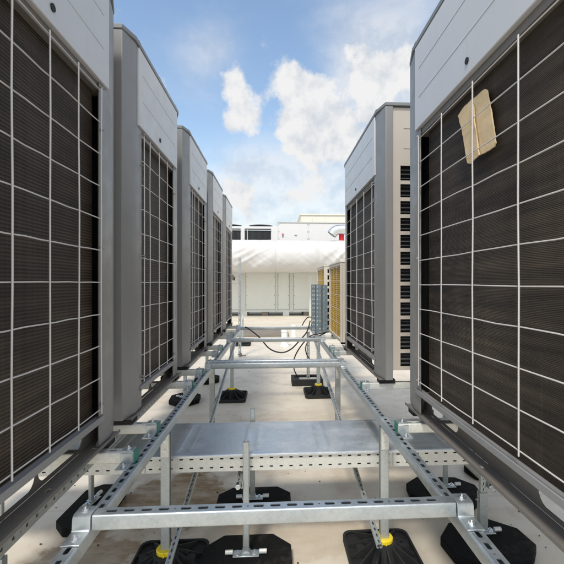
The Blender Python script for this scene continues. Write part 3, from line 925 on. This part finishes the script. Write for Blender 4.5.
for k in range(-3, 4):
    x = .02 + 1.62*k; m = MB(); n = 40
    for q in range(n):
        a0 = 2*math.pi*q/n; ro = rad - .008
        m.tube([(x, math.cos(a0)*ro, math.sin(a0)*ro), (x, math.cos(a0+.09)*ro, math.sin(a0+.09)*ro)], .008, 6)
    m.build('stitched_seam', M['cabpost'], root)
for x in (-5.2, -2.9, 1.35, 3.9):
    m = MB(); m.box(x, x+.09, .30, .38, -2.365, -.3); m.build('stand', M['cabpost'], root)
tag(root, 'big white fabric-wrapped duct running across the far end of the roof', 'duct')

# white air handler casing with dark vents behind the duct
root = empty('air_handler', (0, 16.9, 0))
m = MB(); m.box(-7, .13, 0, 2.4, 1.80, 3.72); m.build('vent_casing', M['offwhite'], root, bevel=.02)
m = MB(); m.box(.135, 6.5, -.02, 2.4, 1.80, 3.88); p = m.build('plain_casing', M['offwhite'], root, bevel=.015)
m = MB(); m.box(.12, 6.55, -.05, 2.45, 3.882, 3.91); m.build('roof_edge', M['cabpost'], p)
m = MB()
for x in (.17, 1.38, 1.44, 2.9, 4.4):
    for z in (2.9, 3.2, 3.5, 3.8): m.tube([(x, -.02, z), (x, -.032, z)], .014, 8)
m.build('rivet', M['fan'], p)
m = MB(); m.box(.30, .36, -.05, -.0205, 3.28, 3.42); q = m.build('indicator_box', M['lip'], p); m = MB(); m.box(.305, .355, -.056, -.0505, 3.35, 3.41); m.build('indicator_lamp', M['red'], q)
m = MB(); m.box(.82, .93, -.035, -.0205, 3.33, 3.37); m.build('name_plate', M['lip'], p)
m = MB(); m.box(1.40, 1.412, -.03, -.0205, 1.9, 3.85); m.build('panel_joint', M['cabpost'], p)
for a, b in ((-6.2,-4.9),(-4.75,-3.5),(-3.35,-2.25),(-2.12,-1.44),(-1.27,-.17)):
    m = MB(); m.box(a, b, -.012, -.001, 2.88, 3.62); v = m.build('vent', M['black'], root)
    m = MB()
    n = int((b-a)/.05)
    for k in range(n): x = a + (k+.5)*(b-a)/n; m.box(x-.004, x+.004, -.03, -.0125, 2.89, 3.53)
    m.build('vent_fins', M['fan'], v)
    m = MB(); m.box(a-.01, b+.01, -.05, -.013, 3.54, 3.57); m.tube([(a+.12, -.045, 2.88), (a+.12, -.045, 3.58)], .016, 8); m.build('vent_pipe', M['ductgalv'], v)
for cx in (-5.4, -4.0, -2.6, -1.95, -.62):
    m = MB(); m.lathe((cx, .75, 3.722), [(.46,0),(.46,.04),(.40,.05),(.40,.075),(.52,.085),(.52,.115),(.44,.115)], 32); m.build('fan_shroud', M['fan'], root)
tag(root, 'white air handler casing with dark vents and roof fans behind the wrapped duct', 'air handler')

# sign on the cabinets at far left
root = empty('white_sign', (-1.66, 16.30, 1.40))
m = MB(); m.box(-.28, .17, 0, .02, -.05, .36); m.build('board', M['offwhite'], root, bevel=.004)
m = MB()
for (a, b, c, d) in ((-.18,-.13,.02,.30),(-.11,-.07,.03,.22),(-.05,-.01,.05,.25),(0,.045,.04,.15),(-.12,-.06,.24,.29),(.02,.06,.13,.19)): m.box(a, b, -.004, -.0005, c, d)
m.build('printed_marks', M['darkmark'], root)
tag(root, 'small white sign with dark marks beside the farthest left condensing unit', 'sign')

# galvanised elbow and red fitting
def at(px, py, Y): return at_y(px, py, Y)
m = MB()
ctr = [at(331.6,234.6,15.3), at(333.6,232.0,15.3), at(336.4,230.2,15.3), at(340,229.6,15.3), at(346,229.8,15.3), at(353,230,15.3), at(356,234,15.3), at(357,243,15.3)]
root = empty('elbow_pipe', ctr[3])
path = [p - ctr[3] for p in ctr]
m.tube(path, .190, 20, cap=False); 
m.build('elbow_wall', M['ductgalv'], root)
m = MB()
for i in (0, 1, 2, 3):
    t = (path[i+1]-path[max(i-1,0)]).normalized(); m.tube([path[i]-t*.012, path[i]+t*.012], .175, 20)
m2 = MB(); t = (path[1]-path[0]).normalized(); m2.tube([path[0]+t*.02, path[0]+t*.05], .184, 20); m2.build('dark_mouth', M['lip'], root)
m.bm.free()
tag(root, 'shiny galvanised elbow pipe above the white duct at right', 'pipe')
c = at(341.5, 238.3, 15.4)
root = empty('red_fitting', (c.x, c.y, c.z - .12))
m = MB(); m.lathe((0,0,0), [(.09,-.10),(.10,-.08),(.10,.25),(.085,.28),(.04,.30)], 20); m.build('red_body', M['red'], root)
tag(root, 'red cylindrical fitting below the galvanised elbow pipe', 'fitting')

# pale building beyond
root = empty('pale_building', (0, 24, 0))
m = MB(); m.box(1.55, 14, 0, 8, 0, 5.42); m.build('wall', M['palebuild'], root)
m = MB()
for k in range(14): m.box(2.25+k*.78, 2.262+k*.78, -.012, -.0005, .2, 5.25)
m.build('cladding_joints', M['cream'], root)
m = MB(); m.box(1.50, 14.1, -.06, 8.1, 5.422, 5.50); m.build('parapet', M['palebuild'], root)
tag(root, 'pale flat-roofed building rising behind the air handler at right', 'building')

# ------------------------------------------------------------------ sky, clouds, sun
SUN_EL, SUN_AZ = 56, 200     # azimuth clockwise from +Y (north)
world = bpy.data.worlds.new('World'); scene.world = world; world.use_nodes = True
nt = world.node_tree; nt.nodes.clear()
out = nt.nodes.new('ShaderNodeOutputWorld')
sky = nt.nodes.new('ShaderNodeTexSky'); sky.sky_type = 'NISHITA'; sky.sun_disc = False
sky.sun_elevation = R(SUN_EL); sky.sun_rotation = R(SUN_AZ); sky.altitude = 50; sky.air_density = 1.35; sky.dust_density = .1; sky.ozone_density = .5
bg1 = nt.nodes.new('ShaderNodeBackground'); bg1.inputs['Strength'].default_value = .15
nt.links.new(sky.outputs['Color'], bg1.inputs['Color'])
tc = nt.nodes.new('ShaderNodeTexCoord'); nrm = nt.nodes.new('ShaderNodeVectorMath'); nrm.operation = 'NORMALIZE'
nt.links.new(tc.outputs['Generated'], nrm.inputs[0]); DIR = nrm.outputs['Vector']
def M2(op, a, b=None, c=None, clamp=False):
    n = nt.nodes.new('ShaderNodeMath'); n.operation = op; n.use_clamp = clamp
    for i, v in enumerate((a, b, c)):
        if v is None: continue
        if hasattr(v, 'is_linked'): nt.links.new(v, n.inputs[i])
        else: n.inputs[i].default_value = v
    return n.outputs[0]
def fbm(scale, detail, rough, off=(0,0,0), stretch=(1,1,1), dist=0.0):
    mp = nt.nodes.new('ShaderNodeMapping'); mp.inputs['Location'].default_value = off; mp.inputs['Scale'].default_value = stretch
    nt.links.new(DIR, mp.inputs['Vector'])
    n = N(nt, 'ShaderNodeTexNoise', Scale=scale, Detail=detail, Roughness=rough, Distortion=dist); nt.links.new(mp.outputs['Vector'], n.inputs['Vector'])
    return n.outputs['Fac']
def blob(px, py, rad_px, amp):
    d = px_dir(px, py).normalized()
    vm = nt.nodes.new('ShaderNodeVectorMath'); vm.operation = 'DISTANCE'; vm.inputs[1].default_value = d
    nt.links.new(DIR, vm.inputs[0])
    r = rad_px/400
    return M2('MULTIPLY', M2('EXPONENT', M2('MULTIPLY', M2('POWER', M2('DIVIDE', vm.outputs['Value'], r), 2), -1)), amp)
def addall(l):
    r = l[0]
    for x in l[1:]: r = M2('ADD', r, x)
    return r
def sstep(x, a, b):
    n = nt.nodes.new('ShaderNodeMapRange'); n.interpolation_type = 'SMOOTHSTEP'
    n.inputs['From Min'].default_value = a; n.inputs['From Max'].default_value = b
    nt.links.new(x, n.inputs['Value']); return n.outputs['Result']
cum = addall([blob(245,112,21,.90), blob(234,84,11,.62), blob(228,124,13,.46), blob(293,80,17,.85), blob(313,98,23,.90), blob(304,118,19,.80), blob(326,126,21,.72), blob(293,142,14,.52), blob(344,150,22,.58), blob(316,146,20,.52),
              blob(377,84,22,.56), blob(354,44,14,.48), blob(398,66,28,.60), blob(362,118,28,.52), blob(470,80,70,.5),
              blob(252,160,8,.50), blob(250,198,22,.50), blob(290,200,24,.48), blob(325,192,18,.46), blob(226,188,14,.46)])
f3 = fbm(24.0, 8, .6, (7.0, 2.0, 1.0))
f1 = fbm(9.0, 12, .58, (3.1, 1.7, .4), dist=.1)
f2 = fbm(2.2, 6, .55, (8.0, 2.0, 5.0))
# general cumulus cover over the rest of the sky (overhead and behind)
gen = M2('MULTIPLY', sstep(f2, .40, .54), .75)
away = M2('SUBTRACT', 1.0, blob(262, 90, 230, 1.0), clamp=True)
gen = M2('MULTIPLY', gen, away)
dens = sstep(M2('ADD', M2('ADD', cum, gen), M2('MULTIPLY_ADD', M2('SUBTRACT', f3, .5), .75, M2('MULTIPLY', M2('SUBTRACT', f1, .5), 2.3))), .30, .80)
wisp = M2('ADD', M2('MULTIPLY', fbm(3.6, 8, .60, (1.0, 4.0, 2.0), (1, 1, 2.2), .4), .62), addall([blob(196,58,30,.24), blob(225,40,26,.10), blob(262,45,40,.05), blob(265,180,60,.14), blob(345,45,36,.14), blob(362,105,34,.26), blob(392,82,42,.34), blob(352,122,30,.26), blob(415,25,70,.30), blob(290,215,70,.44), blob(235,218,60,.40), blob(260,185,40,.16), blob(350,205,55,.28)]))
veil = M2('MULTIPLY', sstep(wisp, .38, .90), .72)
cov = M2('MAXIMUM', dens, veil)
# cloud brightness: brighter tops, greyer undersides by a second sample offset upwards
f1b = fbm(9.0, 12, .58, (3.1, 1.7, .4 - .03), dist=.1)
sh = M2('MULTIPLY_ADD', M2('SUBTRACT', f1, f1b), 3.0, .80, clamp=True)
cr = nt.nodes.new('ShaderNodeValToRGB'); e = cr.color_ramp.elements
e[0].position = .45; e[0].color = (.74, .79, .86, 1); e[1].position = .95; e[1].color = (1, 1, 1, 1)
nt.links.new(sh, cr.inputs['Fac'])
bg2 = nt.nodes.new('ShaderNodeBackground'); bg2.inputs['Strength'].default_value = .50
nt.links.new(cr.outputs['Color'], bg2.inputs['Color'])
# clouds scatter more light towards the eye the nearer they stand to the sun
sv = nt.nodes.new('ShaderNodeVectorMath'); sv.operation = 'DISTANCE'
sv.inputs[1].default_value = (math.sin(R(SUN_AZ))*math.cos(R(SUN_EL)), math.cos(R(SUN_AZ))*math.cos(R(SUN_EL)), math.sin(R(SUN_EL)))
nt.links.new(DIR, sv.inputs[0])
glow = M2('EXPONENT', M2('MULTIPLY', M2('POWER', M2('DIVIDE', sv.outputs['Value'], .55), 2), -1))
nt.links.new(M2('MULTIPLY_ADD', glow, 1.9, .68), bg2.inputs['Strength'])
mx = nt.nodes.new('ShaderNodeMixShader'); nt.links.new(cov, mx.inputs[0]); nt.links.new(bg1.outputs[0], mx.inputs[1]); nt.links.new(bg2.outputs[0], mx.inputs[2])
nt.links.new(mx.outputs[0], out.inputs['Surface'])

sl = bpy.data.lights.new('sun', 'SUN'); sl.energy = 2.2; sl.angle = R(10); sl.color = (1, .93, .82)
so = bpy.data.objects.new('sun', sl); COL.objects.link(so)
az, el = R(SUN_AZ), R(SUN_EL)
sd = Vector((math.sin(az)*math.cos(el), math.cos(az)*math.cos(el), math.sin(el)))
so.rotation_euler = (-sd).to_track_quat('-Z', 'Y').to_euler(); so.location = sd*30

# ------------------------------------------------------------------ camera
cam = bpy.data.cameras.new('camera'); co = bpy.data.objects.new('camera', cam); COL.objects.link(co)
cam.sensor_width = 36; cam.sensor_fit = 'HORIZONTAL'; cam.lens = 36*400/564
cam.shift_x = -(299.8-282)/564; cam.shift_y = .7/564
co.location = (0, 0, HC); co.rotation_euler = (R(90), 0, -YAW)
cam.clip_start = .02; cam.clip_end = 500
scene.camera = co
